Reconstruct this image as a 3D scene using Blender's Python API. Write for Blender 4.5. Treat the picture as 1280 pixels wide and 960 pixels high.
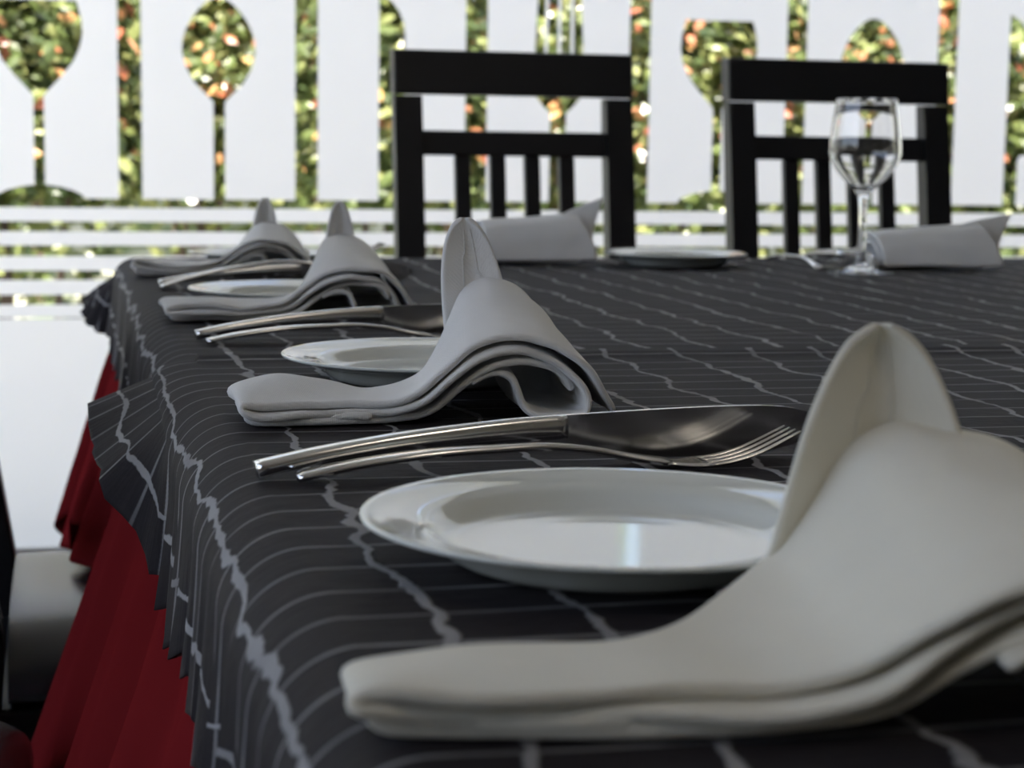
import bpy, bmesh, math, random
from mathutils import Vector, Matrix, noise, geometry

sc = bpy.context.scene
for o in list(bpy.data.objects):
    bpy.data.objects.remove(o)
COL = sc.collection

# ------------------------------------------------------------------ camera
F_PX, HORIZON, ROLL, YAW = 2340.0, 180.0, math.radians(0.85), math.radians(13.3)
ZT = 0.75                      # table top height
CAM_H = ZT + 0.154
PITCH = math.atan((480 - HORIZON) / F_PX)
fwd = Vector((math.sin(YAW) * math.cos(PITCH), math.cos(YAW) * math.cos(PITCH), -math.sin(PITCH)))
rgt = Vector((math.cos(YAW), -math.sin(YAW), 0))
upv = rgt.cross(fwd)
r2 = rgt * math.cos(ROLL) + upv * math.sin(ROLL)
u2 = -rgt * math.sin(ROLL) + upv * math.cos(ROLL)
cd = bpy.data.cameras.new('camera')
cam = bpy.data.objects.new('camera', cd)
COL.objects.link(cam)
M = Matrix((r2, u2, -fwd)).transposed().to_4x4()
M.translation = Vector((0, 0, CAM_H))
cam.matrix_world = M
cd.sensor_width = 36.0
cd.lens = F_PX / 1280.0 * 36.0
cd.clip_start = 0.02
cd.dof.use_dof = True
cd.dof.focus_distance = 1.02
cd.dof.aperture_fstop = 14.0
sc.camera = cam

# ------------------------------------------------------------------ world, sun, exposure
SUN_ELEV, SUN_AZ = math.radians(66), math.radians(200)     # azimuth the sun stands at, clockwise from +Y
w = bpy.data.worlds.new('sky')
sc.world = w
w.use_nodes = True
nt = w.node_tree
bg = nt.nodes['Background']
sky = nt.nodes.new('ShaderNodeTexSky')
sky.sky_type = 'NISHITA'
sky.sun_disc = False
sky.sun_elevation = SUN_ELEV
sky.sun_rotation = SUN_AZ
sky.air_density = 1.0
sky.dust_density = 3.0
hsv = nt.nodes.new('ShaderNodeHueSaturation')      # hazy, whitish sky
hsv.inputs['Saturation'].default_value = 0.8
nt.links.new(sky.outputs[0], hsv.inputs['Color'])
nt.links.new(hsv.outputs[0], bg.inputs[0])
bg.inputs[1].default_value = 0.33
sl = bpy.data.lights.new('sun', 'SUN')
sl.energy = 8.0
sl.angle = math.radians(0.6)
sl.color = (1.0, 0.94, 0.84)
so = bpy.data.objects.new('sun', sl)
COL.objects.link(so)
sd = Vector((math.sin(SUN_AZ) * math.cos(SUN_ELEV), math.cos(SUN_AZ) * math.cos(SUN_ELEV), math.sin(SUN_ELEV)))
so.rotation_euler = sd.to_track_quat('Z', 'Y').to_euler()
so.location = (0, 0, 12)
sc.view_settings.view_transform = 'Standard'
sc.view_settings.look = 'None'
sc.view_settings.gamma = 1.0
sc.view_settings.use_curve_mapping = False
sc.view_settings.exposure = 0.82
sc.cycles.max_bounces = 14
sc.cycles.transparent_max_bounces = 16
sc.cycles.transmission_bounces = 12
sc.cycles.sample_clamp_indirect = 6.0

# ------------------------------------------------------------------ helpers
def tag(o, label=None, cat=None, group=None, kind=None):
    if label: o['label'] = label
    if cat: o['category'] = cat
    if group: o['group'] = group
    if kind: o['kind'] = kind
    return o

def empty(name, loc=(0, 0, 0), rz=0.0, parent=None):
    o = bpy.data.objects.new(name, None)
    COL.objects.link(o)
    o.location = loc
    o.rotation_euler = (0, 0, rz)
    o.empty_display_size = 0.02
    if parent: o.parent = parent
    return o

def mesh_obj(name, verts, faces, mat, parent=None, smooth=True, uvs=None):
    me = bpy.data.meshes.new(name)
    me.from_pydata([tuple(v) for v in verts], [], faces)
    if uvs is not None:
        ul = me.uv_layers.new(name='UVMap')
        for lp in me.loops:
            ul.data[lp.index].uv = uvs[lp.vertex_index]
    if smooth:
        me.polygons.foreach_set('use_smooth', [True] * len(me.polygons))
    me.update()
    if mat: me.materials.append(mat)
    o = bpy.data.objects.new(name, me)
    COL.objects.link(o)
    if parent: o.parent = parent
    return o

def bm_obj(name, bm, mat, parent=None, smooth=False):
    bmesh.ops.recalc_face_normals(bm, faces=bm.faces)
    me = bpy.data.meshes.new(name)
    bm.to_mesh(me)
    bm.free()
    if smooth:
        me.polygons.foreach_set('use_smooth', [True] * len(me.polygons))
    if mat: me.materials.append(mat)
    o = bpy.data.objects.new(name, me)
    COL.objects.link(o)
    if parent: o.parent = parent
    return o

def add_box(bm, x0, x1, y0, y1, z0, z1, bev=0.0, seg=2, shear=None):
    r = bmesh.ops.create_cube(bm, size=1.0)
    vs = r['verts']
    for v in vs:
        v.co = Vector((x0 + (v.co.x + .5) * (x1 - x0), y0 + (v.co.y + .5) * (y1 - y0), z0 + (v.co.z + .5) * (z1 - z0)))
    if bev > 0:
        es = list({e for v in vs for e in v.link_edges})
        bmesh.ops.bevel(bm, geom=es, offset=bev, segments=seg, affect='EDGES', profile=0.5)
    return bm

def box(name, ext, mat, parent=None, bev=0.0, seg=2, smooth=False):
    bm = bmesh.new()
    add_box(bm, *ext, bev=bev, seg=seg)
    return bm_obj(name, bm, mat, parent, smooth)

def grid_faces(nu, nv, base=0, closed_u=False):
    fs = []
    for i in range(nu - (0 if closed_u else 1)):
        for j in range(nv - 1):
            a = base + i * nv + j
            b = base + ((i + 1) % nu) * nv + j
            fs.append((a, b, b + 1, a + 1))
    return fs

def lathe(name, prof, mat, parent=None, n=64, closed=False):
    vs, fs = [], []
    m = len(prof)
    for i in range(n):
        a = 2 * math.pi * i / n
        for r, z in prof:
            vs.append((r * math.cos(a), r * math.sin(a), z))
    for i in range(n):
        i2 = (i + 1) % n
        for j in range(m - 1 + (1 if closed else 0)):
            j2 = (j + 1) % m
            fs.append((i * m + j, i2 * m + j, i2 * m + j2, i * m + j2))
    bm = bmesh.new()
    bv = [bm.verts.new(v) for v in vs]
    for f in fs:
        try: bm.faces.new([bv[k] for k in f])
        except ValueError: pass
    bmesh.ops.remove_doubles(bm, verts=bm.verts, dist=1e-6)
    return bm_obj(name, bm, mat, parent, True)

def catmull(pts, n):
    P = [Vector(p) for p in pts]
    P = [P[0] * 2 - P[1]] + P + [P[-1] * 2 - P[-2]]
    segs = len(P) - 3
    out = []
    for k in range(n):
        t = k / (n - 1) * segs
        i = min(int(t), segs - 1)
        t -= i
        a, b, c, d = P[i], P[i + 1], P[i + 2], P[i + 3]
        out.append(0.5 * ((2 * b) + (c - a) * t + (2 * a - 5 * b + 4 * c - d) * t * t + (3 * b - a - 3 * c + d) * t ** 3))
    return out

def resample(pts, n):
    L = [0]
    for a, b in zip(pts, pts[1:]): L.append(L[-1] + (b - a).length)
    out, k = [], 0
    for i in range(n):
        s = L[-1] * i / (n - 1)
        while k < len(L) - 2 and L[k + 1] < s: k += 1
        t = (s - L[k]) / max(L[k + 1] - L[k], 1e-9)
        out.append(pts[k].lerp(pts[k + 1], t))
    return out

def sstep(a, b, x):
    t = max(0.0, min(1.0, (x - a) / (b - a)))
    return t * t * (3 - 2 * t)

def sweep(name, path, widths, heights, mat, parent=None, n=14, power=2.6):
    """superellipse section swept along a path in the x-z plane; width along y, height along the path normal"""
    vs, fs = [], []
    m = len(path)
    for i, p in enumerate(path):
        t = (path[min(i + 1, m - 1)] - path[max(i - 1, 0)]).normalized()
        nrm = Vector((-t.z, 0, t.x))
        for k in range(n):
            a = 2 * math.pi * k / n
            c, s = math.cos(a), math.sin(a)
            y = widths[i] / 2 * math.copysign(abs(c) ** (2 / power), c)
            h = heights[i] / 2 * math.copysign(abs(s) ** (2 / power), s)
            vs.append(p + Vector((0, y, 0)) + nrm * h)
    for i in range(m - 1):
        for k in range(n):
            k2 = (k + 1) % n
            fs.append((i * n + k, i * n + k2, (i + 1) * n + k2, (i + 1) * n + k))
    fs.append(tuple(range(n)))
    fs.append(tuple(range((m - 1) * n, m * n))[::-1])
    bm = bmesh.new()
    bv = [bm.verts.new(v) for v in vs]
    for f in fs: bm.faces.new([bv[k] for k in f])
    return bm_obj(name, bm, mat, parent, True)

# ------------------------------------------------------------------ materials
def mat_new(name):
    m = bpy.data.materials.new(name)
    m.use_nodes = True
    return m, m.node_tree, m.node_tree.nodes['Principled BSDF']

def N(nt, t, **kw):
    n = nt.nodes.new(t)
    for k, v in kw.items(): setattr(n, k, v)
    return n

def math_n(nt, op, a, b=None, c=None, clamp=False):
    n = nt.nodes.new('ShaderNodeMath')
    n.operation = op
    n.use_clamp = clamp
    for i, v in enumerate((a, b, c)):
        if v is None: continue
        if isinstance(v, (int, float)): n.inputs[i].default_value = v
        else: nt.links.new(v, n.inputs[i])
    return n.outputs[0]

def noise_n(nt, vec, scale, detail=3, rough=.5):
    n = nt.nodes.new('ShaderNodeTexNoise')
    n.inputs['Scale'].default_value = scale
    n.inputs['Detail'].default_value = detail
    n.inputs['Roughness'].default_value = rough
    if vec is not None: nt.links.new(vec, n.inputs['Vector'])
    return n

def mixc(nt, fac, a, b):
    n = nt.nodes.new('ShaderNodeMix')
    n.data_type = 'RGBA'
    if isinstance(fac, (int, float)): n.inputs['Factor'].default_value = fac
    else: nt.links.new(fac, n.inputs['Factor'])
    for s, v in ((n.inputs['A'], a), (n.inputs['B'], b)):
        pass
    ia = [i for i in n.inputs if i.name == 'A' and i.type == 'RGBA'][0]
    ib = [i for i in n.inputs if i.name == 'B' and i.type == 'RGBA'][0]
    for s, v in ((ia, a), (ib, b)):
        if isinstance(v, tuple): s.default_value = (*v, 1) if len(v) == 3 else v
        else: nt.links.new(v, s)
    return [o for o in n.outputs if o.type == 'RGBA'][0]

def bump(nt, b, height, strength, dist=0.001):
    n = nt.nodes.new('ShaderNodeBump')
    n.inputs['Strength'].default_value = strength
    n.inputs['Distance'].default_value = dist
    nt.links.new(height, n.inputs['Height'])
    nt.links.new(n.outputs[0], b.inputs['Normal'])

def plain(name, col, rough=.5, metal=0.0, spec=.5, coat=0.0, var=.12, vs=30.0, bumps=0.0, bscale=200):
    m, nt, b = mat_new(name)
    tc = N(nt, 'ShaderNodeTexCoord')
    nz = noise_n(nt, tc.outputs['Object'], vs, 4)
    c = mixc(nt, nz.outputs[0], tuple(x * (1 - var) for x in col), tuple(min(1, x * (1 + var)) for x in col))
    nt.links.new(c, b.inputs['Base Color'])
    b.inputs['Roughness'].default_value = rough
    b.inputs['Metallic'].default_value = metal
    b.inputs['Specular IOR Level'].default_value = spec
    b.inputs['Coat Weight'].default_value = coat
    if bumps:
        n2 = noise_n(nt, tc.outputs['Object'], bscale, 3)
        bump(nt, b, n2.outputs[0], bumps)
    return m

MAT = {}
MAT['floor'] = plain('floor_tile', (.26, .23, .20), .3, var=.1, vs=3)
MAT['ceiling'] = plain('ceiling_paint', (.72, .71, .69), .9, var=.03, vs=2)
MAT['wall'] = plain('wall_paint', (.34, .31, .27), .85, var=.05, vs=2)
MAT['frame'] = plain('window_frame', (.55, .55, .54), .45, var=.05)
MAT['black_wood'] = plain('black_lacquered_wood', (.010, .0105, .013), .38, spec=.35, var=.3, vs=14)
MAT['leather'] = plain('black_leather', (.016, .019, .026), .26, spec=.9, var=.2, vs=20, bumps=.12, bscale=350)
MAT['porcelain'] = plain('white_porcelain', (.70, .73, .69), .07, spec=.5, coat=.3, var=.02, vs=10)
MAT['steel'] = plain('polished_steel', (.80, .80, .80), .17, metal=1.0, var=.05, vs=60)
MAT['table_wood'] = plain('table_wood', (.16, .09, .05), .5, var=.2, vs=8)
MAT['stem'] = plain('shrub_stem', (.11, .075, .05), .8, var=.3, vs=20)
MAT['fill_lamp_metal'] = plain('fill_lamp_metal', (.6, .6, .6), .4, metal=.6)

def glass_mat():
    m, nt, b = mat_new('clear_glass')
    b.inputs['Base Color'].default_value = (1, 1, 1, 1)
    b.inputs['Roughness'].default_value = 0.0
    b.inputs['IOR'].default_value = 1.5
    b.inputs['Transmission Weight'].default_value = 1.0
    return m
MAT['glass'] = glass_mat()

def pane_mat():
    m = bpy.data.materials.new('window_glass')
    m.use_nodes = True
    nt = m.node_tree
    nt.nodes.clear()
    out = N(nt, 'ShaderNodeOutputMaterial')
    tr = N(nt, 'ShaderNodeBsdfTransparent')
    tr.inputs[0].default_value = (.985, .975, .985, 1)
    gl = N(nt, 'ShaderNodeBsdfGlossy')
    gl.inputs['Roughness'].default_value = 0.01
    fr = N(nt, 'ShaderNodeFresnel')
    fr.inputs[0].default_value = 1.3
    mx = N(nt, 'ShaderNodeMixShader')
    nt.links.new(fr.outputs[0], mx.inputs[0])
    nt.links.new(tr.outputs[0], mx.inputs[1])
    nt.links.new(gl.outputs[0], mx.inputs[2])
    nt.links.new(mx.outputs[0], out.inputs[0])
    return m
MAT['pane'] = pane_mat()

def film_mat():
    m = bpy.data.materials.new('frosted_film')
    m.use_nodes = True
    nt = m.node_tree
    nt.nodes.clear()
    out = N(nt, 'ShaderNodeOutputMaterial')
    a = N(nt, 'ShaderNodeBsdfTranslucent')
    a.inputs[0].default_value = (.985, .958, .955, 1)
    d = N(nt, 'ShaderNodeBsdfDiffuse')
    d.inputs[0].default_value = (.86, .87, .88, 1)
    mx = N(nt, 'ShaderNodeMixShader')
    mx.inputs[0].default_value = .22
    nt.links.new(a.outputs[0], mx.inputs[1])
    nt.links.new(d.outputs[0], mx.inputs[2])
    nt.links.new(mx.outputs[0], out.inputs[0])
    return m
MAT['film'] = film_mat()

def napkin_mat(name, col):
    m, nt, b = mat_new(name)
    tc = N(nt, 'ShaderNodeTexCoord')
    big = noise_n(nt, tc.outputs['Object'], 18, 3)
    c = mixc(nt, big.outputs[0], tuple(x * .93 for x in col), tuple(min(1, x * 1.05) for x in col))
    nt.links.new(c, b.inputs['Base Color'])
    b.inputs['Roughness'].default_value = .95
    b.inputs['Specular IOR Level'].default_value = .1
    b.inputs['Sheen Weight'].default_value = .25
    # crossed-thread weave
    wv = []
    for d in ('X', 'Y'):
        t = N(nt, 'ShaderNodeTexWave', wave_type='BANDS', bands_direction=d)
        t.inputs['Scale'].default_value = 420
        t.inputs['Distortion'].default_value = .8
        nt.links.new(tc.outputs['Object'], t.inputs['Vector'])
        wv.append(t.outputs['Fac'])
    n2 = noise_n(nt, tc.outputs['Object'], 48, 4, .55)
    h = math_n(nt, 'ADD', math_n(nt, 'MULTIPLY', math_n(nt, 'ADD', wv[0], wv[1]), .12), math_n(nt, 'MULTIPLY', n2.outputs[0], 1.4))
    bump(nt, b, h, .55, .0016)
    return m
MAT['napkin'] = napkin_mat('white_cotton', (.85, .855, .85))
MAT['napkin_ivory'] = napkin_mat('ivory_cotton', (.83, .805, .70))

def stripe_mat():
    """dark woven cloth, uv in metres: u across the table, v along it"""
    m, nt, b = mat_new('dark_checked_cloth')
    uv = N(nt, 'ShaderNodeUVMap', uv_map='UVMap')
    sp = N(nt, 'ShaderNodeSeparateXYZ')
    nt.links.new(uv.outputs[0], sp.inputs[0])
    n1 = noise_n(nt, uv.outputs[0], 13, 2)
    n2 = noise_n(nt, uv.outputs[0], 55, 3, .6)
    n3 = noise_n(nt, uv.outputs[0], 9, 2)
    def centred(o, k): return math_n(nt, 'MULTIPLY', math_n(nt, 'SUBTRACT', o, .5), k)
    u = math_n(nt, 'ADD', math_n(nt, 'ADD', sp.outputs[0], centred(n1.outputs[0], .036)), centred(n2.outputs[0], .008))
    v = math_n(nt, 'ADD', sp.outputs[1], centred(n3.outputs[0], .008))
    def line(coord, pitch, half, soft, phase=0.0):
        f = math_n(nt, 'FRACT', math_n(nt, 'DIVIDE', math_n(nt, 'ADD', coord, phase), pitch))
        d = math_n(nt, 'ABSOLUTE', math_n(nt, 'SUBTRACT', f, .5))
        d = math_n(nt, 'MULTIPLY', d, pitch)
        mr = N(nt, 'ShaderNodeMapRange', interpolation_type='SMOOTHSTEP')
        nt.links.new(d, mr.inputs[0])
        if isinstance(half, (int, float)):
            mr.inputs[1].default_value = half
            mr.inputs[2].default_value = half + soft
        else:
            nt.links.new(half, mr.inputs[1])
            nt.links.new(math_n(nt, 'ADD', half, soft), mr.inputs[2])
        mr.inputs[3].default_value = 1
        mr.inputs[4].default_value = 0
        return mr.outputs[0]
    wob = noise_n(nt, uv.outputs[0], 34, 3, .6)
    hw = math_n(nt, 'MAXIMUM', math_n(nt, 'MULTIPLY', math_n(nt, 'SUBTRACT', wob.outputs[0], .25), .0060), 0.0002)
    lu = line(u, .054, hw, .0012, .027)
    lv = line(v, .0355, .0007, .0013)
    brk = noise_n(nt, uv.outputs[0], 16, 3, .6)
    lv = math_n(nt, 'MULTIPLY', lv, math_n(nt, 'MULTIPLY_ADD', brk.outputs[0], 1.3, -.10, clamp=True))
    lu = math_n(nt, 'MULTIPLY', lu, math_n(nt, 'MULTIPLY_ADD', n3.outputs[0], 1.7, .05, clamp=True))
    fac = math_n(nt, 'MAXIMUM', lu, lv)
    grain = noise_n(nt, uv.outputs[0], 240, 3, .7)
    mp = N(nt, 'ShaderNodeMapping')
    mp.inputs['Scale'].default_value = (12, 300, 1)
    nt.links.new(uv.outputs[0], mp.inputs[0])
    slub = noise_n(nt, mp.outputs[0], 1, 3, .6)
    base = mixc(nt, slub.outputs[0], (.011, .0095, .012), (.032, .028, .031))
    base = mixc(nt, math_n(nt, 'MULTIPLY', grain.outputs[0], .5), base, (.024, .021, .024))
    c = mixc(nt, fac, base, (.33, .33, .34))
    nt.links.new(c, b.inputs['Base Color'])
    b.inputs['Roughness'].default_value = .72
    b.inputs['Specular IOR Level'].default_value = .12
    h = math_n(nt, 'ADD', math_n(nt, 'MULTIPLY', fac, .8), math_n(nt, 'ADD', math_n(nt, 'MULTIPLY', slub.outputs[0], .5), math_n(nt, 'MULTIPLY', n2.outputs[0], 1.2)))
    bump(nt, b, h, .6, .0016)
    return m
MAT['checked'] = stripe_mat()

def red_mat():
    m, nt, b = mat_new('red_cotton_cloth')
    tc = N(nt, 'ShaderNodeTexCoord')
    n = noise_n(nt, tc.outputs['Object'], 12, 3)
    c = mixc(nt, n.outputs[0], (.145, .011, .013), (.19, .016, .018))
    d = N(nt, 'ShaderNodeBsdfDiffuse')
    nt.links.new(c, d.inputs[0])
    nt.links.new(d.outputs[0], nt.nodes['Material Output'].inputs[0])
    nt.nodes.remove(b)
    return m
MAT['red'] = red_mat()

def leaf_mat(name, c1, c2, c3):
    m = bpy.data.materials.new(name)
    m.use_nodes = True
    nt = m.node_tree
    b = nt.nodes['Principled BSDF']
    out = nt.nodes['Material Output']
    geo = N(nt, 'ShaderNodeNewGeometry')
    r = N(nt, 'ShaderNodeValToRGB')
    r.color_ramp.elements[0].color = (*c1, 1)
    r.color_ramp.elements[1].color = (*c3, 1)
    e = r.color_ramp.elements.new(.55)
    e.color = (*c2, 1)
    nt.links.new(geo.outputs['Random Per Island'], r.inputs[0])
    nt.links.new(r.outputs[0], b.inputs['Base Color'])
    b.inputs['Roughness'].default_value = .28
    b.inputs['Specular IOR Level'].default_value = .6
    tl = N(nt, 'ShaderNodeBsdfTranslucent')
    nt.links.new(r.outputs[0], tl.inputs[0])
    mx = N(nt, 'ShaderNodeMixShader')
    mx.inputs[0].default_value = .35
    nt.links.new(b.outputs[0], mx.inputs[1])
    nt.links.new(tl.outputs[0], mx.inputs[2])
    nt.links.new(mx.outputs[0], out.inputs[0])
    return m
MAT['leaf'] = leaf_mat('green_leaves', (.06, .095, .035), (.19, .25, .075), (.46, .49, .19))
MAT['leaf_red'] = leaf_mat('red_young_leaves', (.55, .17, .09), (.74, .34, .18), (.80, .52, .20))

def ground_mat(name, c1, c2, scale):
    m, nt, b = mat_new(name)
    tc = N(nt, 'ShaderNodeTexCoord')
    n = noise_n(nt, tc.outputs['Object'], scale, 5, .65)
    r = N(nt, 'ShaderNodeValToRGB')
    r.color_ramp.elements[0].position = .40
    r.color_ramp.elements[0].color = (*c1, 1)
    r.color_ramp.elements[1].position = .60
    r.color_ramp.elements[1].color = (*c2, 1)
    nt.links.new(n.outputs[0], r.inputs[0])
    nt.links.new(r.outputs[0], b.inputs['Base Color'])
    b.inputs['Roughness'].default_value = .9
    return m
MAT['paving'] = ground_mat('pale_paving', (.66, .63, .56), (.78, .75, .68), 2.0)
MAT['bank'] = ground_mat('garden_bank', (.10, .15, .04), (.62, .60, .46), 3.0)

# ------------------------------------------------------------------ the room
YW = 4.15                                  # plane of the glazed wall
X0, X1, YB, CEIL = -2.6, 5.6, -3.4, 2.85
def struct(o):
    o['kind'] = 'structure'
    return o
struct(box('floor', (X0, X1, YB, YW + .10, -.12, 0), MAT['floor']))
struct(box('ceiling', (X0 - .2, X1 + .2, YB - .2, YW + .35, CEIL, CEIL + .18), MAT['ceiling']))
struct(box('wall_back', (X0, X1, YB - .15, YB, 0, CEIL), MAT['wall']))
struct(box('wall_right', (X1, X1 + .15, YB, YW, 0, CEIL), MAT['wall']))
# left wall with a plain window next to the near end of the table
bm = bmesh.new()
LW0, LW1, LZ0, LZ1 = -1.2, 3.5, .70, 2.60
add_box(bm, X0 - .15, X0, YB, LW0, 0, CEIL)
add_box(bm, X0 - .15, X0, LW1, YW, 0, CEIL)
add_box(bm, X0 - .15, X0, LW0, LW1, 0, LZ0)
add_box(bm, X0 - .15, X0, LW0, LW1, LZ1, CEIL)
struct(bm_obj('wall_left', bm, MAT['wall']))
win2 = struct(empty('window_2', (X0 - .07, LW0, LZ0)))
bm = bmesh.new()
W2, H2 = LW1 - LW0, LZ1 - LZ0
for a in (0, W2 / 2 - .025, W2 - .05): add_box(bm, -.03, .03, a, a + .05, 0, H2)
add_box(bm, -.03, .03, 0, W2, 0, .05); add_box(bm, -.03, .03, 0, W2, H2 - .05, H2)
bm_obj('window_frame', bm, MAT['frame'], win2)
for k in range(2):
    p = box('pane', (-.003, .003, .05 + k * (W2 / 2 - .025), W2 / 2 - .025 + k * (W2 / 2 - .025), .05, H2 - .05), MAT['pane'], win2)

# glazed wall with frosted film
win = struct(empty('window_1', (0, YW, 0)))
WX0, WX1, WZ1 = X0, X1, CEIL - .12
def sheet(name, pts, mat, parent, y=0.0):
    """flat outline in x-z made into a thin film"""
    bm = bmesh.new()
    V = [bm.verts.new((x, y, z)) for x, z in pts]
    for tri in geometry.tessellate_polygon([[Vector((x, z, 0)) for x, z in pts]]):
        bm.faces.new([V[k] for k in tri])
    return bm_obj(name, bm, mat, parent)
bm = bmesh.new()
vs = [bm.verts.new(c) for c in ((WX0, .008, .012), (WX1, .008, .012), (WX1, .008, WZ1), (WX0, .008, WZ1))]
bm.faces.new(vs)
bm_obj('glass_pane', bm, MAT['pane'], win)
bm = bmesh.new()
add_box(bm, WX0, WX1, -.012, .03, 0, .012)
bm_obj('bottom_rail', bm, MAT['frame'], win)
bm = bmesh.new()
add_box(bm, WX0, WX1, -.05, .08, WZ1, CEIL)
bm_obj('top_rail', bm, MAT['frame'], win)

PITCHX, B0, BW = .3806, .1275, .0495       # clear band pitch, first band centre, band width
ZB = .774                                  # bottom of the tall film panels
def arc(cx, cz, rx, rz, a0, a1, n):
    return [(cx + rx * math.cos(math.radians(a0 + (a1 - a0) * k / n)), cz + rz * math.sin(math.radians(a0 + (a1 - a0) * k / n))) for k in range(n + 1)]
def motif_glass(c):
    r = [(c + .092, ZB), (c + .088, ZB + .008), (c + .07, ZB + .017), (c + .045, ZB + .024), (c + .0108, ZB + .029), (c + .0108, .992), (c + .022, 1.005), (c + .05, 1.035), (c + .073, 1.065), (c + .087, 1.095), (c + .093, 1.125), (c + .091, 1.155), (c + .081, 1.192)]
    return r + [(2 * c - x, z) for x, z in reversed(r)]
def motif_spoon(c):
    r = [(c + .0122, ZB), (c + .0122, .985), (c + .03, 1.003)]
    r += [(c + .052, 1.025), (c + .070, 1.057), (c + .079, 1.090), (c + .078, 1.115), (c + .070, 1.140), (c + .058, 1.163), (c + .042, 1.184), (c + .024, 1.200), (c + .008, 1.207)]
    return r + [(2 * c - x, z) for x, z in reversed(r)]
def motif_knife(c):
    x = c - .030
    return [(x + .035, ZB), (x + .035, .885), (x + .040, .893), (x + .058, .895), (x + .058, 1.14), (x + .055, 1.165), (x + .045, 1.19), (x + .028, 1.212), (x, 1.228), (x, ZB)]
def motif_fork(c):
    # four tines, three white gaps
    t = [(.0555, 1.13), (.050, 1.235), (.0330, 1.235), (.0345, 1.06), (.0270, 1.06), (.0255, 1.235), (.0040, 1.235), (.0040, 1.06)]
    right = [(c + .019, ZB), (c + .0185, .975), (c + .035, .990), (c + .050, 1.008), (c + .0565, 1.03)] + [(c + a, z) for a, z in t]
    return right + [(2 * c - x, z) for x, z in reversed(right)]
motifs = [motif_glass, motif_spoon, motif_knife, motif_fork]
for k in range(-7, 14):
    xl = B0 + PITCHX * (k - 1) + BW / 2
    xr = B0 + PITCHX * k - BW / 2
    if xr < WX0 + .1 or xl > WX1 - .1: continue
    c = (xl + xr) / 2
    mo = motifs[k % 4](c)
    pts = [(xl, ZB), (xl, WZ1), (xr, WZ1), (xr, ZB)] + mo
    f = sheet('film_panel', pts, MAT['film'], win)
    f['label'] = ['white frosted film with a wine-glass cutout', 'white frosted film with a spoon cutout', 'white frosted film with a knife cutout', 'white frosted film with a fork cutout'][k % 4]
for z0, z1 in ((.7245, .7545), (.6730, .7030), (.6190, .6500), (.5665, .5985)):
    sheet('film_stripe', [(WX0, z0), (WX1, z0), (WX1, z1), (WX0, z1)], MAT['film'], win)
sheet('film_base', [(WX0, .5175), (WX1, .5175), (WX1, .5455), (WX0, .5455)], MAT['film'], win)
sheet('film_base', [(WX0, .012), (WX1, .012), (WX1, .5150), (WX0, .5150)], MAT['film'], win)

# ------------------------------------------------------------------ outside
struct(box('ground', (-30, 34, YW + .10, 40, -.2, -.03), MAT['paving']))
# rising garden bank behind the shrubs
rng = random.Random(5)
vs, nx, ny = [], 60, 14
for i in range(nx):
    for j in range(ny):
        x = -9 + 24 * i / (nx - 1)
        y = 7.1 + 7 * j / (ny - 1)
        z = -.06 + 1.5 * sstep(7.2, 10.5, y) + .07 * noise.noise(Vector((x * 1.3, y * 1.3, 0)))
        vs.append((x, y, z))
struct(mesh_obj('ground_bank', vs, grid_faces(nx, ny), MAT['bank']))

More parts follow.
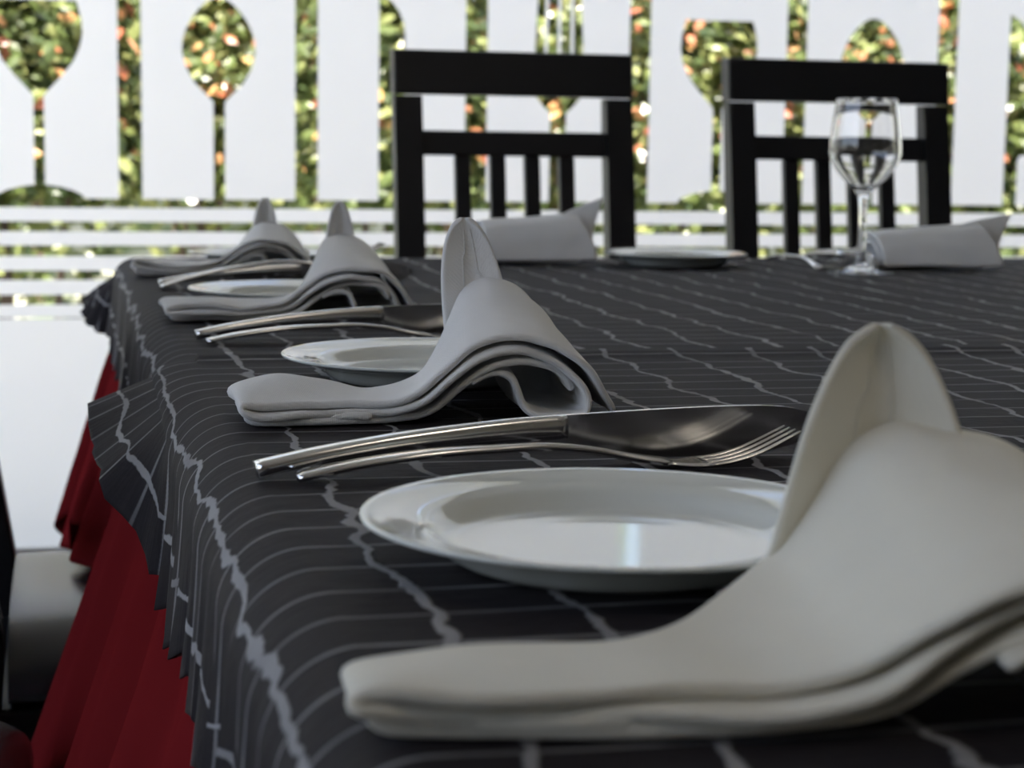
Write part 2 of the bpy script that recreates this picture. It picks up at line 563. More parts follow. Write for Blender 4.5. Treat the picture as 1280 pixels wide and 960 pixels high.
def shrub(cx, cy, seed, label, nleaf=5200, nred=620, bare=.45):
    rng = random.Random(seed)
    root = empty('shrub', (cx, cy, -.03))
    tag(root, label, 'shrub', 'shrubs outside the glazed wall')
    bm = bmesh.new()
    for k in range(6):
        a = rng.uniform(0, 6.28)
        tip = Vector((.25 * math.cos(a), .25 * math.sin(a), 1.15))
        b0 = Vector((.05 * math.cos(a), .05 * math.sin(a), 0))
        pts = [b0.lerp(tip, t) + Vector((rng.uniform(-.03, .03), rng.uniform(-.03, .03), 0)) for t in (0, .3, .6, 1)]
        ring0 = None
        for q, p in enumerate(pts):
            rr = .016 * (1 - .22 * q)
            ring = [bm.verts.new(p + Vector((rr * math.cos(2 * math.pi * s / 6), rr * math.sin(2 * math.pi * s / 6), 0))) for s in range(6)]
            if ring0:
                for s in range(6): bm.faces.new((ring0[s], ring0[(s + 1) % 6], ring[(s + 1) % 6], ring[s]))
            ring0 = ring
    bm_obj('stems', bm, MAT['stem'], root, True)
    def leaves(name, n, mat, zlo, zhi, shell, s0, s1):
        vs, fs = [], []
        for _ in range(n):
            while True:
                d = Vector((rng.gauss(0, 1), rng.gauss(0, 1), rng.gauss(0, 1))).normalized()
                r = rng.uniform(shell, 1.0) ** .6
                p = Vector((d.x * r * .43, d.y * r * .30, 1.05 + d.z * r * .80))
                p += Vector((rng.gauss(0, .03), rng.gauss(0, .03), rng.gauss(0, .03)))
                if zlo < p.z < zhi and not (p.z < .75 and rng.random() < bare): break
            L = rng.uniform(s0, s1)
            nrm = (Vector((d.x, d.y - .3, .9)) + Vector((rng.gauss(0, .6), rng.gauss(0, .6), rng.gauss(0, .5)))).normalized()
            t = nrm.cross(Vector((rng.gauss(0, 1), rng.gauss(0, 1), rng.gauss(0, 1)))).normalized()
            s = nrm.cross(t)
            k = len(vs)
            wd = L * .24
            vs += [p, p + t * L * .35 + s * wd - nrm * L * .03, p + t * L * .75 + s * wd * .8 - nrm * L * .06, p + t * L - nrm * L * .16,
                   p + t * L * .75 - s * wd * .8 - nrm * L * .06, p + t * L * .35 - s * wd - nrm * L * .03, p + t * L * .5 + nrm * L * .05]
            fs += [(k, k + 1, k + 6), (k + 1, k + 2, k + 6), (k + 2, k + 3, k + 6), (k + 3, k + 4, k + 6), (k + 4, k + 5, k + 6), (k + 5, k, k + 6)]
        o = mesh_obj(name, vs, fs, mat, root, smooth=False)
        o['kind'] = 'stuff'
    leaves('foliage', nleaf, MAT['leaf'], .22, 1.9, .15, .045, .085)
    leaves('young_leaves', nred, MAT['leaf_red'], .85, 1.95, .75, .045, .08)
    return root
SH = [(-.063, 'shrub with green and orange leaves behind the left wine-glass cutout'),
      (.318, 'shrub with pinkish young leaves behind the spoon cutout near the left edge'),
      (.697, 'green shrub behind the knife cutout beside the left dining chair'),
      (1.079, 'shrub seen through the fork cutout above the left dining chair'),
      (1.462, 'shrub with orange leaves behind the flat-topped wine-glass cutout'),
      (1.842, 'shrub with orange tips behind the spoon cutout over the right dining chair'),
      (2.223, 'shrub behind the knife cutout at the right edge')]
for i, (sx, lab) in enumerate(SH):
    yy = (5.92, 6.70)[i % 2]
    shrub(sx * yy / YW, yy, 40 + i, lab, bare=.75 if i < 3 else .35, nred=(360, 330, 200, 420, 520, 560, 420)[i])
# clipped hedge on the bank behind
hedge = empty('hedge', (2.2, 8.1, .25))
tag(hedge, 'long dense green hedge running behind the shrubs outside', 'hedge')
rng = random.Random(9)
vs, fs = [], []
for _ in range(15000):
    p = Vector((rng.uniform(-4.2, 4.2), rng.uniform(-.3, .3) , rng.uniform(.55, 2.6)))
    L = rng.uniform(.06, .11)
    nrm = Vector((rng.gauss(0, .6), rng.gauss(-.5, .6), .8 + rng.gauss(0, .5))).normalized()
    t = nrm.cross(Vector((rng.gauss(0, 1), rng.gauss(0, 1), rng.gauss(0, 1)))).normalized()
    q = nrm.cross(t) * L * .3
    k = len(vs)
    vs += [p, p + t * L * .5 + q, p + t * L - nrm * L * .1, p + t * L * .5 - q]
    fs += [(k, k + 1, k + 2), (k, k + 2, k + 3)]
h = mesh_obj('foliage', vs, fs, MAT['leaf'], hedge, smooth=False)
h['kind'] = 'stuff'
bm = bmesh.new()
for k in range(15): add_box(bm, -4.1 + k * .58, -4.05 + k * .58, -.03, .02, -.3, 1.6)
bm_obj('stems', bm, MAT['stem'], hedge)

# ------------------------------------------------------------------ table and cloths
TX0, TX1, TY0, TY1 = .078, 1.72, -.55, 2.50
table = empty('banquet_table', ((TX0 + TX1) / 2, (TY0 + TY1) / 2, 0))
tag(table, 'large table hidden beneath the red and dark checked cloths', 'table')
hx, hy = (TX1 - TX0) / 2, (TY1 - TY0) / 2
box('tabletop', (-hx, hx, -hy, hy, ZT - .045, ZT - .006), MAT['table_wood'], table, bev=.014, seg=3)
for sx in (-1, 1):
    for sy in (-1, 0, 1):
        ox, oy = sx * (hx - .45), sy * (hy - .35)
        box('leg', (ox - .03, ox + .03, oy - .03, oy + .03, 0, ZT - .045), MAT['table_wood'], table, bev=.004)

def drape(name, x0, x1, y0, y1, top, rad, out, hem_left, hem_far, flare, wave, mat, step=.0125, corner_flap=None, corner_out=0, flare_from=0.0, lift=0.0):
    """cloth lying on the table between y0 and y1 and hanging over the left edge (and the far / right edges);
       flat coordinates (a, b) -> draped position; uv stay flat so the woven pattern follows the cloth"""
    xs_e = x0 + rad                       # where the flat part begins
    ye = (TY1 + out) - rad if hem_far else None
    xr_e = x1 - rad
    def overhang(d, lim_len):
        """arc of radius rad, then straight; returns outward, downward"""
        q = rad * math.pi / 2
        if d <= q: return rad * math.sin(d / rad), rad * (1 - math.cos(d / rad))
        return rad, rad + (d - q)
    A, Bv = [], []
    n = 40
    # left overhang samples as fractions, then flat
    fr = [i / n for i in range(n + 1)]
    flat_n = int((xr_e - xs_e) / (step * 1.6))
    cols = [('L', 1 - f) for f in fr[:-1]] + [('F', xs_e + (xr_e - xs_e) * i / flat_n) for i in range(flat_n + 1)] + [('R', f) for f in fr[1::2]]
    rows = []
    yend = ye if hem_far else y1
    m = int((yend - y0) / step)
    rows = [('F', y0 + (yend - y0) * j / m) for j in range(m + 1)]
    if hem_far: rows += [('D', f) for f in fr[1:]]
    vs, uvs = [], []
    for ct, cv in cols:
        for rt, rv in rows:
            yb = rv if rt == 'F' else yend
            hl = hem_left(yb)
            if corner_flap and ct == 'L':
                hl += (.118 - hl) * corner_flap(yb)
            dx = cv * hl if ct in 'LR' else 0.0
            dy = rv * hem_far if rt == 'D' else 0.0
            bx = xs_e if ct == 'L' else (xr_e if ct == 'R' else cv)
            sgn = -1 if ct == 'L' else 1
            d = math.hypot(dx, dy)
            if d > 1e-9:
                if dx > 0 and dy > 0:
                    d = max(dx, dy) + .45 * min(dx, dy)
                o, dn = overhang(d, hl)
                ang = math.atan2(dy, dx)
                dirv = Vector((sgn * math.cos(ang), math.sin(ang), 0))
                fl = flare * max(0, dn - max(rad, flare_from)) * (1 if dy == 0 else .35 + .65 * abs(math.cos(ang)))
                per = yb if dy == 0 else (yb + .25 * ang if dx > 0 else 50 + bx)
                tt = min(1.0, d / (hl if dy == 0 else hem_far))
                wv = wave(per, tt) * sstep(flare_from * .75, flare_from * 1.6 + .001, dn) * (1 if dy == 0 else .3 + .7 * abs(math.cos(ang)))
                cf = 0.0
                if corner_flap and ct == 'L' and dy == 0: cf = corner_flap(yb)
                if cf > 0:
                    th = cf * math.radians(68)
                    base_o, base_d = overhang(min(d, rad * math.pi / 2), hl)
                    rest = max(0, d - rad * math.pi / 2)
                    rest *= 1 - .30 * cf
                    o2 = base_o + rest * math.sin(th)
                    d2 = base_d * (1 - .62 * cf) + rest * math.cos(th)
                    o, dn = o2, d2
                    fl = 0
                    wv *= (1 - cf)
                if corner_out and dx > 0 and dy > 0:
                    c = (min(dx, dy) / max(dx, dy)) ** .7
                    th = math.radians(corner_out) * c
                    base_o, base_d = overhang(min(d, rad * math.pi / 2), hl)
                    rest = max(0, d - rad * math.pi / 2) * (1 - .5 * c)
                    o, dn = base_o + rest * math.sin(th), base_d * (1 - .4 * c) + rest * math.cos(th)
                p = Vector((bx, yb, top)) + dirv * (o + fl + wv)
                p.z -= dn
            else:
                p = Vector((bx, yb, top))
            if d < 1e-9:
                p.z += lift * sstep(y1 - .03, y1 - .004, yb)
                p.z += .0009 * noise.noise(Vector((p.x * 9, p.y * 30, top)))
            vs.append(p)
            uvs.append((bx + sgn * dx if ct in 'LR' else bx, yb + dy))
    o = mesh_obj(name, vs, grid_faces(len(cols), len(rows)), mat, None, True, uvs)
    return o

def seat_rest(y, lo, hi=.30):
    """length of red cloth hanging before it rests on the tucked-in chairs"""
    c = 0
    for yc in (1.86,):
        c = max(c, sstep(.235, .205, abs(y - yc)))
    return lo + (hi - lo) * c

CHAIR_Y = (1.30, 1.86)
def wave_red(p, t): return t * (.024 * math.sin(p * 2 * math.pi / .25 + 1.1 * math.sin(p * 6)) + (.009 * math.sin(p * 2 * math.pi / .093 + .8)) - .006)
red_far = drape('tablecloth', .062, TX1 + .012, 1.52, TY1, ZT - .004, .026, .010, lambda y: seat_rest(y, .34, .272), .36, .25, wave_red, MAT['red'], flare_from=.085)
tag(red_far, 'red undercloth hanging at the far corner of the table', 'tablecloth', 'red tablecloths')
red_near = drape('tablecloth', .060, TX1 + .014, TY0 - .01, 1.60, ZT - .0028, .027, .010, lambda y: seat_rest(y, .55, .272), 0, .31, wave_red, MAT['red'], flare_from=.085)
tag(red_near, 'long red undercloth hanging in folds along the near left side', 'tablecloth', 'red tablecloths')

def wave_hem(p, t): return (t ** 2) * (.0045 * math.sin(p * 2 * math.pi / .052 + 1.5 * math.sin(p * 7)) + .003 * math.sin(p * 2 * math.pi / .023))
def hem_ov(y): return .118 + .008 * math.sin(y * 2 * math.pi / .31) + .004 * math.sin(y * 2 * math.pi / .047) 
ov_far = drape('table_overlay', .0535, TX1 + .02, 1.27, TY1, ZT - .0012, .030, .022, hem_ov, .115, .06, wave_hem, MAT['checked'], corner_out=58)
tag(ov_far, 'dark checked overlay cloth covering the far half of the table', 'tablecloth', 'dark checked overlays')
ov_near = drape('table_overlay', .0535, TX1 + .022, TY0 - .02, 1.315, ZT + .0012, .032, .022, hem_ov, 0, .06, wave_hem, MAT['checked'], corner_flap=lambda y: .74 * sstep(1.07, 1.17, y) + .26 * sstep(1.16, 1.30, y), lift=.0045)
tag(ov_near, 'dark checked overlay cloth under the nearest plate, its corner sticking out', 'tablecloth', 'dark checked overlays')
for o in (red_far, red_near, ov_far, ov_near):
    s = o.modifiers.new('thick', 'SOLIDIFY')
    s.thickness = .0012
    s.offset = 0
TOP = ZT + .0024                           # where things stand on the near cloth
TOPF = ZT + .0002                          # on the far cloth

# ------------------------------------------------------------------ chairs
def build_chair(label, loc, rz, group='black slat-back dining chairs'):
    """origin on the floor under the seat centre; the sitter looks along +x"""
    t = empty('dining_chair', loc, rz)
    tag(t, label, 'chair', group)
    W, zs = .396, .455
    lean = math.tan(math.radians(9.0))
    xb = -.20                              # back plane at seat height
    def bx(z): return xb - max(0, z - zs) * lean
    def post(y0, y1):
        bm = bmesh.new()
        zz = [0, .2, zs, .7, .9, .979]
        rings = []
        for z in zz:
            off = bx(z) - (.05 * (1 - z / zs) ** 1.5 if z < zs else 0)
            rings.append([bm.verts.new((off + a, b, z)) for a, b in ((-.036, y0), (0, y0), (0, y1), (-.036, y1))])
        for r0, r1 in zip(rings, rings[1:]):
            for k in range(4): bm.faces.new((r0[k], r0[(k + 1) % 4], r1[(k + 1) % 4], r1[k]))
        bm.faces.new(rings[0]); bm.faces.new(rings[-1])
        bmesh.ops.bevel(bm, geom=[e for e in bm.edges if abs((e.verts[0].co - e.verts[1].co).z) > .05], offset=.003, segments=2, affect='EDGES')
        return bm
    for s in (-1, 1):
        y0, y1 = sorted((s * W / 2, s * (W / 2 - .045)))
        bm_obj('back_post', post(y0, y1), MAT['black_wood'], t, False)
    def rail(z0, z1, y0, y1, d0, d1, bev=.003):
        bm = bmesh.new()
        add_box(bm, d0, d1, y0, y1, 0, z1 - z0, bev=bev)
        for v in bm.verts:
            z = v.co.z + z0
            v.co.x += bx(z)
            v.co.z = z
        return bm
    bm_obj('top_rail', rail(.981, 1.052, -W / 2 - .001, W / 2 + .001, -.040, .003, .004), MAT['black_wood'], t)
    bm_obj('back_rail', rail(.884, .924, -W / 2 + .045, W / 2 - .045, -.031, -.006), MAT['black_wood'], t)
    bm_obj('lower_rail', rail(.53, .57, -W / 2 + .045, W / 2 - .045, -.031, -.006), MAT['black_wood'], t)
    for k in range(4):
        yc = (k - 1.5) * .0578
        bm_obj('slat', rail(.57, .884, yc - .0127, yc + .0127, -.027, -.010, .002), MAT['black_wood'], t)
    # seat cushion with rounded edges, frame below, front legs, stretchers
    ng, sv, sf = 26, [], []
    xa, xc, hy2 = xb + .002, .165, W / 2 - .002
    for lvl in (1, 0):
        for i in range(ng):
            for j in range(ng):
                a, b2 = math.sin((i / (ng - 1) - .5) * math.pi), math.sin((j / (ng - 1) - .5) * math.pi)
                e = max(0, 1 - max(0, a) ** 5) ** .25 * max(0, 1 - abs(b2) ** 4) ** .36 * (1 - .06 * (a * a + b2 * b2))
                z = zs - .042 + .068 * e if lvl else zs - .042 - .021 * e
                sv.append(((xa + xc) / 2 + a * (xc - xa) / 2, b2 * hy2, z))
    sf = grid_faces(ng, ng) + grid_faces(ng, ng, ng * ng)
    mesh_obj('seat_cushion', sv, sf, MAT['leather'], t)
    box('seat_frame', (xb - .02, .15, -W / 2 + .012, W / 2 - .012, zs - .115, zs - .058), MAT['black_wood'], t, bev=.004)
    for s in (-1, 1):
        y0, y1 = sorted((s * (W / 2 - .008), s * (W / 2 - .046)))
        box('front_leg', (.11, .148, y0, y1, 0, zs - .10), MAT['black_wood'], t, bev=.003)
        y0, y1 = sorted((s * (W / 2 - .018), s * (W / 2 - .036)))
        box('stretcher', (xb - .02, .12, y0, y1, .16, .19), MAT['black_wood'], t, bev=.002)
    return t
# far side: the sitter looks along -y
build_chair('black slat-back chair across the table, left of the wine glass', (.704, 2.70, 0), -math.pi / 2)
build_chair('black slat-back chair across the table, right behind the wine glass', (1.268, 2.70, 0), -math.pi / 2)
# left side: tucked in, the sitter looks along +x
build_chair('black chair with shiny leather seat tucked in at the far left of the table', (.138, 1.86, 0), 0)
build_chair('black chair with dark seat at the lower left corner, nearer to us', (-.200, 1.295, 0), 0)

# ------------------------------------------------------------------ place settings
def plate(loc, label):
    r = .0945
    prof = [(0, .0050), (.040, .0050), (.058, .0052), (.0625, .0060), (.0665, .0088), (.0695, .0112), (.0725, .0126), (.080, .0140), (.088, .0154), (.0918, .0164), (.0938, .0170),
            (r, .0166), (.0946, .0156), (.0925, .0146), (.082, .0122), (.074, .0106), (.0695, .0080), (.066, .0040), (.062, .0014), (.0595, 0), (.0565, 0), (.0555, .0018), (.03, .0022), (0, .0022)]
    o = lathe('plate', prof, MAT['porcelain'], None, 96)
    o.location = loc
    tag(o, label, 'plate', 'white plates on the table')
    return o
def at(x, y): return (x, y, TOP if y < 1.31 else TOPF)
plate(at(.195, .656), 'large white plate right behind the nearest napkin')
plate(at(.224, 1.185), 'white plate half hidden by the napkin in the middle')
plate(at(.200, 1.765), 'white plate between the second and third napkins from the back left')
plate(at(.235, 2.345), 'white plate behind the farthest napkin on the left side')
plate(at(.768, 2.335), 'white plate at the far side in front of the gap between the chairs')

def knife(loc, rz, label, length=.275):
    t = empty('table_knife', loc, rz)
    tag(t, label, 'knife', 'steel table knives')
    hl = .150
    pts = [(0, .0040), (.012, .0064), (.030, .0094), (.064, .0134), (.102, .0160), (.128, .0172), (hl, .0178)]
    path = resample(catmull([(a, 0, b) for a, b in pts], 40), 30)
    wd = [.0125 - .004 * sstep(0, 1, i / 29) for i in range(30)]
    ht = [.0075 + .0045 * sstep(.1, 1, i / 29) for i in range(30)]
    sweep('handle', path, wd, ht, MAT['steel'], t, n=16, power=3.2)
    # blade standing on its edge
    L = length - hl
    top = [(0, .0236), (L * .3, .0246), (L * .6, .0250), (L * .80, .0242), (L * .92, .0212), (L, .0150)]
    bot = [(0, .0118), (.008, .0062), (.022, .0022), (L * .45, .0004), (L * .75, .0012), (L * .93, .0065), (L, .0146)]
    tp, bp = resample(catmull([(a, 0, b) for a, b in top], 40), 24), resample(catmull([(a, 0, b) for a, b in bot], 40), 24)
    bm = bmesh.new()
    rows = []
    for a, b in zip(tp, bp):
        th = .0012
        rows.append([bm.verts.new((hl + a.x, -th, a.z)), bm.verts.new((hl + a.x, th, a.z)), bm.verts.new((hl + b.x, th * .2, b.z)), bm.verts.new((hl + b.x, -th * .2, b.z))])
    for r0, r1 in zip(rows, rows[1:]):
        for k in range(4): bm.faces.new((r0[k], r0[(k + 1) % 4], r1[(k + 1) % 4], r1[k]))
    bm.faces.new(rows[0]); bm.faces.new(rows[-1])
    bm_obj('blade', bm, MAT['steel'], t)
    return t

def fork(loc, rz, label, tip=.0165, pitch=0.0):
    t = empty('table_fork', loc, rz)
    t.rotation_euler = (0, -pitch, rz)
    tag(t, label, 'fork', 'steel table forks')
    pts = [(0, .0022), (.014, .0050), (.032, .0078), (.064, .0110), (.095, .0118), (.118, .0120), (.140, .0096), (.160, .0056), (.178, .0026)]
    path = resample(catmull([(a, 0, b) for a, b in pts], 60), 40)
    n = len(path)
    wd = [.0135 - .0075 * sstep(.25, .72, i / (n - 1)) + .0075 * sstep(.80, 1, i / (n - 1)) for i in range(n)]
    ht = [.0042 - .0004 * i / n for i in range(n)]
    sweep('handle', path, wd, ht, MAT['steel'], t, n=14, power=2.8)
    # head: dished plate then four tines
    head = resample(catmull([(.176, 0, .0027), (.186, 0, .0018), (.196, 0, .0020)], 12), 8)
    hw = [.0135 + .0105 * sstep(0, 1, i / 7) for i in range(8)]
    sweep('head', head, hw, [.0026] * 8, MAT['steel'], t, n=14, power=3)
    for k in range(4):
        y = (k - 1.5) * .0064
        tp = resample(catmull([(.194, y, .0019), (.206, y, .0030), (.222, y, .0072), (.243, y * .94, tip)], 16), 10)
        sweep('tine', tp, [.0040 - .0022 * (i / 9) ** 2 for i in range(10)], [.0024 - .0009 * i / 9 for i in range(10)], MAT['steel'], t, n=8, power=2.4)
    return t
knife(at(.080, .838), math.radians(7), 'nearest knife, its curved handle just behind the large plate', length=.290)
fork(at(.097, .826), math.radians(4), 'nearest fork, lying between the large plate and the knife')
knife(at(.093, 1.455), math.radians(8), 'knife between the second and third plates on the left side')
fork(at(.099, 1.425), math.radians(7), 'fork beside the knife just behind the half hidden middle plate')
knife(at(.089, 1.985), math.radians(5), 'farthest knife on the left side of the table')
fork(at(.090, 1.960), math.radians(9), 'farthest fork on the left, tines raised over the knife blade', pitch=math.radians(7.0))
# far side setting, rotated with its seat
knife((.985, 2.43, TOPF), math.radians(-93), 'knife across the table beside the wine glass foot')
fork((.935, 2.43, TOPF), math.radians(-90), 'fork across the table, to the right of the far plate')

# ------------------------------------------------------------------ napkins
AB = [(.116, .0200), (.122, .0238), (.1305, .0262), (.139, .0240), (.1430, .0160), (.1465, .0080), (.156, .0044), (.170, .0030), (.1815, .0060), (.180, .0185), (.165, .0325), (.143, .0385), (.122, .0345), (.105, .0235),
      (.088, .0115), (.062, .0072), (.030, .0080), (.006, .0080), (-.001, .0105), (.006, .0134), (.030, .0136), (.060, .0118), (.083, .0155), (.102, .0285), (.120, .0405), (.143, .0450), (.167, .0405), (.184, .0275), (.193, .0140), (.1985, .0045)]
CD = [(.1745, .0170), (.1715, .0240), (.163, .0298), (.150, .0326), (.136, .0318), (.124, .0278), (.108, .0165), (.092, .0060), (.064, .0030), (.030, .0034), (.008, .0032), (.002, .0052), (.010, .0058), (.040, .0056), (.064, .0052)]
def napkin(loc, rz, label, seed, mat, L=.160, tail=0.0, ls=1.0, hs=1.0, back=1.5, tail_back=.075, tb=(.068, .128), peak=None, group='rolled white napkins', side=0.0, sq=1.0, rest=.0, crumple=.0055, skew=0.0):
    rng = random.Random(seed)
    t = empty('napkin', loc, rz)
    tag(t, label, 'napkin', group)
    ph = [rng.uniform(0, 6.28) for _ in range(8)]
    foot = .085
    def place(u, v, wz):
        # stretch the tail, scale the loop about its foot, open it towards the back
        k = v / L
        lp = sstep(.07, .12, u)
        uu = u + (tail * min(1, max(0, u) / foot) if u < foot else tail)
        c0, ft = foot + tail + (.143 - foot) * ls, foot + tail
        if u > foot: uu = ft + (u - foot) * ls
        kk = sq * k                       # the far end of the roll is narrower and steeper
        nf = c0 - (c0 - ft) * (1 - .42 * kk) + .012 * kk
        if uu >= c0: uu = c0 + (uu - c0) * (1 - .06 * kk) + .012 * kk
        elif uu > ft: uu = c0 - (c0 - uu) * (1 - .42 * kk) + .012 * kk
        else: uu = uu * nf / ft
        uu -= skew * k * min(1, uu / c0)
        h = wz * (1 + (hs - 1) * lp) * (1 + (back - 1) * k * lp)
        n1 = noise.noise(Vector((u * 22 + ph[0], v * 14, seed)))
        n2 = noise.noise(Vector((u * 60 + ph[1], v * 26 + 3, seed)))
        sag = .0028 * n1 + .0012 * n2
        tl = sstep(.10, .0, u)
        h += sag * (1 if h > .004 else .3) + tl * crumple * n1 * (h / .014)
        h = max(h, .0024, rest * sstep(.50, .85, k) * lp)
        return Vector((uu + .0015 * n2, v, h))
    vs, fs = [], []
    nv = 22
    for li, (cp, v0, vb) in enumerate(((AB, 0.0, 0.0), (CD, .0035, -.012))):
        ns = 150 if li == 0 else 70
        path = resample(catmull([(a, 0, b) for a, b in cp], 400), ns)
        base = len(vs)
        for i, p in enumerate(path):
            u, wz = p.x, p.z
            back_v = tail_back + (L - tail_back) * sstep(tb[0], tb[1], u)
            s = i / (ns - 1)
            outer = li == 0 and s > .56
            f0 = v0 + (.0035 * math.sin(s * 31 + ph[2]) if li == 0 else .002 * math.sin(s * 17 + ph[3])) + (.003 if outer else 0)
            b1 = back_v + vb + (.016 * sstep(.88, 1, s) if outer else 0) + side * (s if outer else 0)
            for j in range(nv):
                k = j / (nv - 1)
                v = f0 + (b1 - f0) * k
                vs.append(place(u, v, wz))
        fs += grid_faces(ns, nv, base)
    body = mesh_obj('rolled_body', vs, fs, mat, t)
    m = body.modifiers.new('thick', 'SOLIDIFY'); m.thickness = .0044; m.offset = 0
    m = body.modifiers.new('round', 'SUBSURF'); m.levels = 1; m.render_levels = 1
    # standing corner at the far end of the roll
    pk = dict(u=.143, w=.048, v=L - .012, h=.072, width=.046, lean=.28, tilt=-.10, z0=.030, fold=.006, taper=.25, round=4.5, groove=.004)
    pk.update(peak or {})
    if 'flap' in pk:                       # corner of the outer layer flaring out past the end of the roll
        A, B, Cc = [Vector(q) for q in pk['flap']]
        vs = []
        nu, nh = 17, 15
        for i in range(nh):
            q = i / (nh - 1)
            for j in range(nu):
                sj = j / (nu - 1)
                b = Cc.lerp(A, sj) + Vector((.010 * math.sin(math.pi * sj), -.022, 0))
                e = Cc.lerp(B, sj) + Vector((.004 * math.sin(math.pi * sj), -.003 * math.sin(math.pi * sj), 0))
                vs.append(b.lerp(e, q) + Vector((.003 * math.sin(q * 3 + sj * 4), 0, .0008 * math.sin(q * 5))))
        pkob = mesh_obj('standing_corner', vs, grid_faces(nh, nu), mat, t)
        m = pkob.modifiers.new('thick', 'SOLIDIFY'); m.thickness = .0034; m.offset = 0
        m = pkob.modifiers.new('round', 'SUBSURF'); m.levels = 1; m.render_levels = 1
        return t
    vs = []
    nu, nh = 17, 22
    cu = foot + tail + (pk['u'] - foot) * ls
    for i in range(nh):
        q = i / (nh - 1)
        half = pk['width'] / 2 * (1 - pk['taper'] * q) * math.sqrt(max(.004, 1 - q ** pk['round']))
        for j in range(nu):
            a = (j / (nu - 1)) * 2 - 1
            x = cu + a * half + pk['tilt'] * pk['h'] * q
            z = pk['z0'] + pk['h'] * q - .004 * a * a * (1 - q)
            y = pk['v'] + pk['lean'] * pk['h'] * q - pk['fold'] * (a * a) * (1 - .5 * q) + pk['groove'] * (1 - q ** 2) * math.exp(-((a - .15) * 2.6) ** 2)
            y += .002 * noise.noise(Vector((x * 40, z * 40, seed)))
            vs.append((x, y, z))
    pkob = mesh_obj('standing_corner', vs, grid_faces(nh, nu), mat, t)
    for sgn in (-.28, .42):
        seam = []
        for i in range(3, nh - 2):
            j = int(round((sgn * (1 - .5 * i / nh) + 1) / 2 * (nu - 1)))
            p = Vector(vs[i * nu + j])
            seam.append(p + Vector((0, -.0021, 0)))
        seam = resample(catmull(seam, 40), 24)
        sv, sf = [], []
        for p in seam:
            for q in range(5): sv.append(p + Vector((.0006 * math.cos(q * 1.2566), -.0005 * abs(math.sin(q * 1.2566)), .0006 * math.sin(q * 1.2566))))
        for i in range(23):
            for q in range(5): sf.append((i * 5 + q, i * 5 + (q + 1) % 5, i * 5 + 5 + (q + 1) % 5, i * 5 + 5 + q))
        mesh_obj('hem_seam', sv, sf, mat, pkob)
    m = pkob.modifiers.new('thick', 'SOLIDIFY'); m.thickness = .0036; m.offset = 0
    m = pkob.modifiers.new('round', 'SUBSURF'); m.levels = 1; m.render_levels = 1
    return t
napkin(at(.066, .452), math.radians(-8), 'large ivory napkin in the foreground, cut by the right edge', 1, MAT['napkin_ivory'], tail=.045, ls=1.25, hs=.98, back=1.36, L=.150, sq=.55, tail_back=.048, tb=(.042, .100), rest=.021, crumple=.009, skew=.02,
       peak=dict(u=.119, h=.078, z0=.016, width=.080, tilt=.06, lean=.2, fold=.014, taper=.56, round=6, groove=.007))
napkin(at(.086, .985), math.radians(0), 'white rolled napkin behind the nearest knife, its roll open towards us', 2, MAT['napkin'], tail=.008, L=.150, rest=.021, peak=dict(u=.150, h=.076, tilt=-.08, width=.044, taper=.14, round=3.6))
napkin(at(.078, 1.595), math.radians(2), 'white napkin with folded tail between the second and third plates', 3, MAT['napkin'], tail=.016, L=.150, rest=.021, peak=dict(u=.156, h=.068, tilt=.02, width=.036, taper=.4))
napkin(at(.067, 2.130), math.radians(0), 'farthest white napkin on the left, near the table corner', 4, MAT['napkin'], tail=.006, L=.145, rest=.021, peak=dict(u=.153, h=.055, tilt=.05, width=.036, taper=.4), hs=.9, back=1.35)
napkin((.512, 2.520, TOPF), math.radians(-90), 'rolled white napkin lying in front of the left black chair', 5, MAT['napkin'], hs=1.14, back=1.22, L=.135, tail=-.02, peak=dict(flap=((.145, .128, .060), (.140, .170, .088), (.166, .146, .006))))
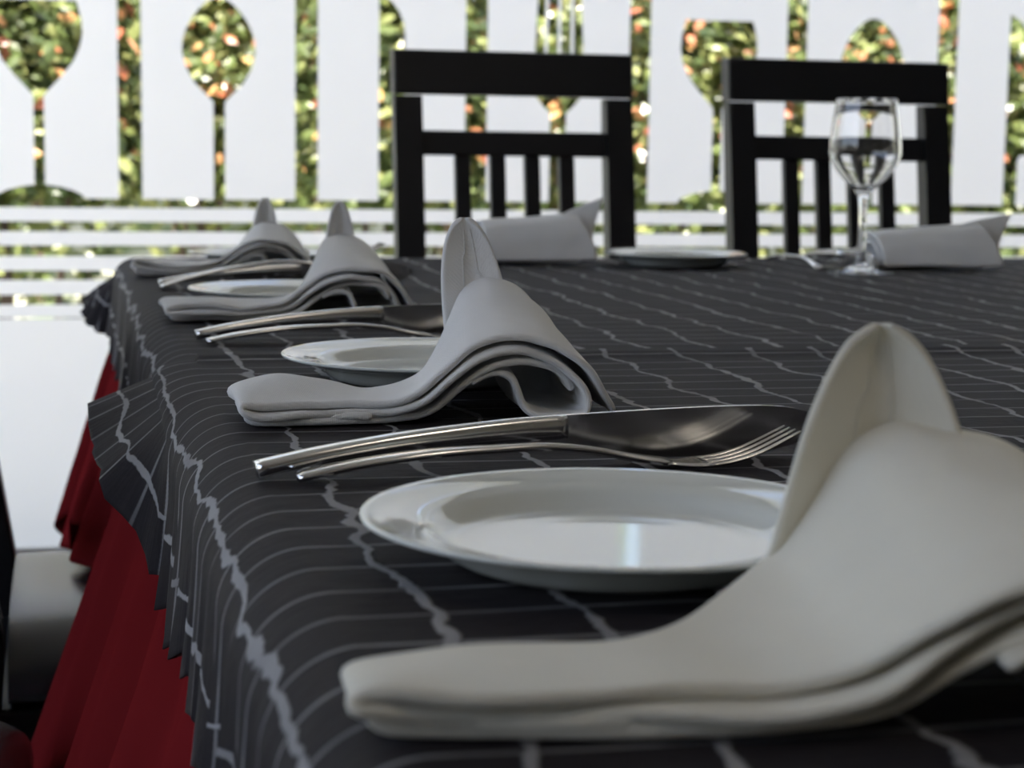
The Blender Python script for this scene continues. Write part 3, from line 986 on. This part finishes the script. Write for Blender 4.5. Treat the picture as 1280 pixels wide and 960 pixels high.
napkin((1.022, 2.425, TOPF), math.radians(-93), 'rolled white napkin right of the wine glass', 6, MAT['napkin'], hs=1.0, back=1.30, L=.150, tail=-.01, peak=dict(flap=((.155, .140, .056), (.150, .196, .074), (.178, .162, .006))))

# ------------------------------------------------------------------ wine glass
def wine_glass(loc, label):
    t = empty('wine_glass', loc)
    tag(t, label, 'glass')
    outer = [(0, 0), (.030, 0), (.0405, .0006), (.0412, .0014), (.0400, .0022), (.028, .0042), (.016, .0075), (.0085, .0125), (.0062, .020), (.0055, .035), (.0052, .055), (.0054, .075), (.0066, .090), (.0100, .0995),
             (.0180, .1075), (.0300, .1175), (.0400, .1285), (.0460, .1385), (.0488, .1480), (.0492, .1560), (.0480, .168), (.0452, .190), (.0418, .2145)]
    inner = [(.0408, .2148), (.0404, .2138), (.0440, .190), (.0468, .168), (.0480, .156), (.0476, .148), (.0448, .139), (.0388, .1295), (.0290, .1192), (.0175, .1100), (.008, .1055), (0, .1045)]
    def smooth(pr, n): return [(max(0, p.x), p.z) for p in catmull([(a, 0, b) for a, b in pr], n)]
    slim = lambda pr: [(r * (1 - .10 * sstep(.085, .11, z)), z) for r, z in pr]
    prof = smooth(slim(outer), 110) + smooth(slim(inner), 60)
    prof[0] = (0, 0); prof[-1] = (0, prof[-1][1])
    lathe('glass_body', prof, MAT['glass'], t, 72)
    return t
wine_glass((.957, 2.170, TOPF), 'empty clear wine glass standing before the right black chair')

# ------------------------------------------------------------------ unseen warm fill lamp, added to light the near napkin
lamp = empty('fill_lamp', (.9, -.5, CEIL))
tag(lamp, 'unseen warm fill lamp added above the near end of the table', 'lamp')
lathe('fill_housing', [(0, -.001), (.26, -.001), (.27, -.004), (.27, -.045), (.262, -.05), (.25, -.05), (.25, -.03), (0, -.03)], MAT['fill_lamp_metal'], lamp, 48)
ld = bpy.data.lights.new('fill_light', 'AREA')
ld.shape = 'DISK'
ld.size = .46
ld.energy = 3.0
ld.color = (1.0, .88, .72)
lo = bpy.data.objects.new('fill_light', ld)
COL.objects.link(lo)
lo.parent = lamp
lo.location = (0, 0, -.052)
